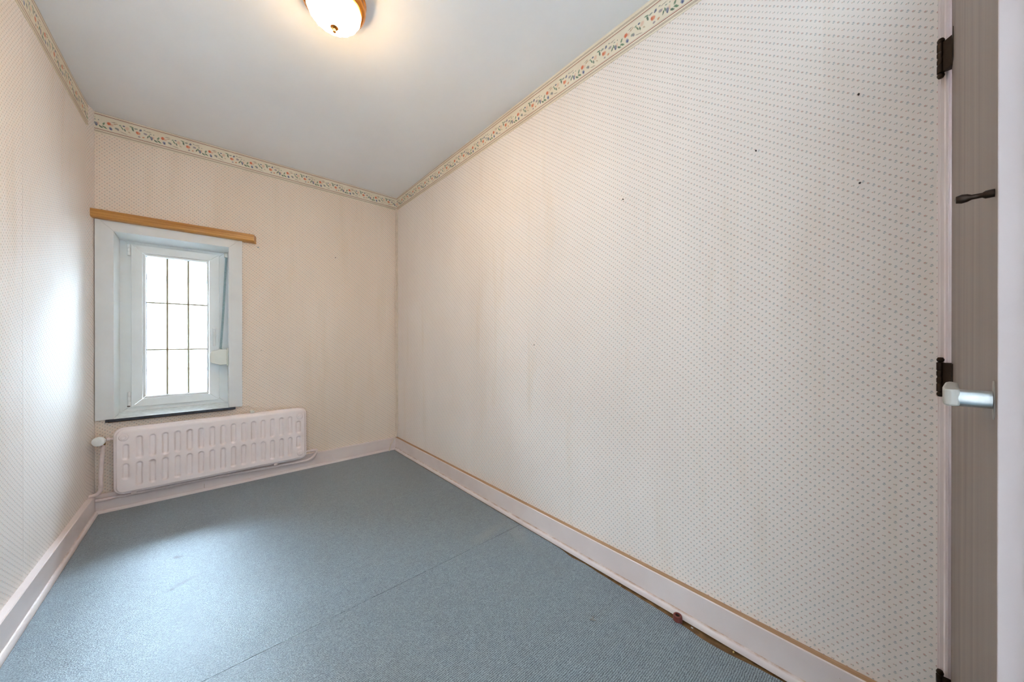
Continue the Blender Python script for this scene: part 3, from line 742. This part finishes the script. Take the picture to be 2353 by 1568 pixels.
# door-local frame: x from hinge (0) to free edge (-DW), y = 0 is the room face, body behind (-y)
dbase = door; door.location = (H0.x, H0.y, 0); door.rotation_euler = (0, 0, ang - math.pi)
bm = nb(); box(bm, -DW + .0016, 0, -.003, 0, .014, 2.05); obj('veneer_face', bm, 'door', door)
bm = nb()
prism(bm, [(-DW, 0, .014), (-DW, -.0215, .014), (-DW - .012, -.0225, .014), (-DW - .012, -.040, .014), (0, -.040, .014), (0, -.0031, .014), (-DW + .0014, -.0031, .014), (-DW + .0014, 0, .014)], (0, 0, 2.036))
obj('core', bm, 'door_edge', door, bevel=.001)
# hinges: leaf on the face, turned barrel with ball ends
for za, zb in ((1.741, 1.842), (.938, 1.0385), (.147, .248)):
    c = (-.008, .0172, 0)
    bm = nb(); lathe(bm, [(0, za), (.0045, za + .001), (.0068, za + .006), (.0060, za + .0105), (.0042, za + .0125), (.0068, za + .014), (.0068, (za + zb) / 2 - .018), (.0056, (za + zb) / 2 - .016), (.0068, (za + zb) / 2 - .013), (.0068, (za + zb) / 2 - .004), (.0056, (za + zb) / 2 - .002), (.0056, (za + zb) / 2 + .002), (.0068, (za + zb) / 2 + .004), (.0068, (za + zb) / 2 + .013), (.0056, (za + zb) / 2 + .016), (.0068, (za + zb) / 2 + .018), (.0068, zb - .014), (.0042, zb - .0125), (.0060, zb - .0105), (.0068, zb - .006), (.0045, zb - .001), (0, zb)], c, 20)
    hg = obj('hinge', bm, 'bronze', door, smooth=True)
    bm = nb(); prism(bm, [(-.008, .019, za + .014), (-.030, .0012, za + .014), (-.065, .0012, za + .014), (-.065, .0002, za + .014), (-.006, .0002, za + .014), (-.006, .015, za + .014)], (0, 0, zb - za - .028)); obj('leaf_plate', bm, 'bronze', hg)
# lever handle: plate, neck and lever pointing to the hinge side
hz = 1.0145; hx = -DW + .0225
bm = nb(); prism(bm, [(hx + .008 * math.cos(2 * math.pi * k / 20), .0001, hz + .0215 * math.sin(2 * math.pi * k / 20)) for k in range(20)], (0, .0009, 0))
pltx = obj('escutcheon', bm, 'alu_matt', door)
bm = nb(); lathe(bm, [(.0098, .0015), (.0098, .028)], (hx, 0, hz), 24, 'y'); obj('handle_neck', bm, 'alu', pltx, smooth=True)
bm = nb()
prism(bm, [(hx - .0103, .0235, 0), (hx - .0103, .0315, 0), (hx - .007, .0350, 0), (hx + .03, .0345, 0), (hx + .095, .0305, 0), (hx + .105, .0285, 0), (hx + .108, .024, 0), (hx + .095, .0195, 0), (hx + .02, .0225, 0), (hx + .010, .0215, 0)], (0, 0, .0195))
lv = obj('lever', bm, 'alu_matt', pltx, bevel=.004, segs=3); lv.location = (0, 0, hz - .0095)
# small bolt knob above the handle
bm = nb(); lathe(bm, [(.0045, 0), (.0045, .006), (.0028, .008), (.0028, .015), (.0045, .018), (.0052, .022), (.004, .026), (0, .027)], (hx, 0, 1.242), 16, 'y'); obj('bolt_knob', bm, 'bronze', door, smooth=True)
# moulded casing round the doorway
tr = struct(empty('trim_1'), 'narrow pinkish white moulded casing around the doorway', 'door casing')
def cas(a, b, horiz=False):
    return None
prof = [(0, .0), (.0035, .0), (.0035, .0035), (.0060, .0040), (.0060, .010), (.0085, .0125), (.0085, .0165), (.0068, .0172), (.0068, .019), (.0, .019)]
for y0, s in ((DY1 + .0175, -1), (DY0 - .0175, 1)):
    bm = nb(); prism(bm, [(XR - o_, y0 + s * w, .0) for o_, w in prof], (0, 0, DZ + .018)); obj('casing_board', bm, 'board', tr)
bm = nb(); prism(bm, [(XR - o_, DY0 + .001, DZ + .0175 - w) for o_, w in prof], (0, DY1 - DY0 - .002, 0)); obj('casing_board', bm, 'board', tr)
bm = nb(); box(bm, XR + .0005, XR + .119, DY1 - .032, DY1 - .0005, 0, DZ); obj('door_lining', bm, 'board', tr)
bm = nb(); box(bm, XR - .001, XR + .121, DY0, DY0 + .002, 0, DZ); obj('door_lining', bm, 'board', tr)

# ================================================================== SMALL THINGS ON THE FLOOR
stp = tag(empty('door_stop'), 'small reddish-brown round door stop at the foot of the long baseboard', 'door stop')
dx, dy = 1.340, .548
bm = nb(); lathe(bm, [(.0155, .0005), (.0165, .004), (.0160, .020), (.0150, .026), (.0125, .028), (.0090, .0275), (.0085, .022), (0, .022)], (dx, dy, 0), 28); obj('body', bm, 'rubber_red', stp, smooth=True)
bm = nb(); lathe(bm, [(.0065, .0215), (.0065, .0245), (.0045, .0255), (.0035, .0245), (0, .0245)], (dx, dy, 0), 18); obj('screw_head', bm, 'bronze', stp, smooth=True)
def crumb(name, x, y, z, s, mat, label, cat, seed):
    rnd = random.Random(seed); bm = nb(); bmesh.ops.create_icosphere(bm, subdivisions=1, radius=1)
    for v in bm.verts: v.co = Vector((x + v.co.x * s[0] * rnd.uniform(.7, 1.1), y + v.co.y * s[1] * rnd.uniform(.7, 1.1), z + (v.co.z + .9) * s[2] * rnd.uniform(.85, 1.1)))
    return tag(obj(name, bm, mat), label, cat)
crumb('plaster_crumb', 1.3505, .500, .0005, (.004, .006, .002), 'crumb_w', 'white plaster crumb beside the reddish door stop', 'crumb', 1)
crumb('wood_crumb', 1.351, .365, .0005, (.005, .004, .003), 'crumb_y', 'yellowish wood crumb by the baseboard at the lower right', 'crumb', 2)
crumb('plaster_crumb', 1.345, .795, .0005, (.004, .003, .0025), 'crumb_y', 'cream crumb at the baseboard, farther along than the door stop', 'crumb', 3)
lint = tag(empty('lint_tuft'), 'tuft of grey lint on the carpet left of the door stop', 'lint')
rnd = random.Random(5)
for k in range(6):
    a = rnd.uniform(0, 6.28); l = rnd.uniform(.008, .016); cx, cy = 1.094, .767
    bm = nb(); tube(bm, spline([(cx, cy, .010), (cx + math.cos(a) * l * .5, cy + math.sin(a) * l * .5, .012 + rnd.uniform(0, .006)), (cx + math.cos(a + .4) * l, cy + math.sin(a + .4) * l, .0095 + rnd.uniform(0, .008))], 4), .0013, 6)
    obj('fibre', bm, 'lint', lint, smooth=True)

# ================================================================== OUTSIDE
struct(obj('ground', box(nb(), -12, 14, YB + .3, 14, -3.3, -3.2), 'ground'), 'pale paving below the window', 'ground')
nh = tag(empty('neighbour_house'), 'white-washed house wall seen overexposed through the window', 'building')
NY = 6.6
bm = nb(); box(bm, -6, 7, NY, NY + .3, -3.2, 2.7); obj('facade', bm, 'render', nh)
bm = nb(); box(bm, -6, 7, NY - .05, NY + .0, 1.90, 1.95); obj('ledge', bm, 'lead', nh, bevel=.005)
bm = nb(); tube(bm, [(-6, NY - .02, .69), (7, NY - .02, .69)], .016, 8); obj('cable_line', bm, 'lead', nh, smooth=True)
bm = nb(); box(bm, -6, 7, NY - .12, NY + .4, 2.7, 2.8); obj('coping', bm, 'zinc', nh, bevel=.01)
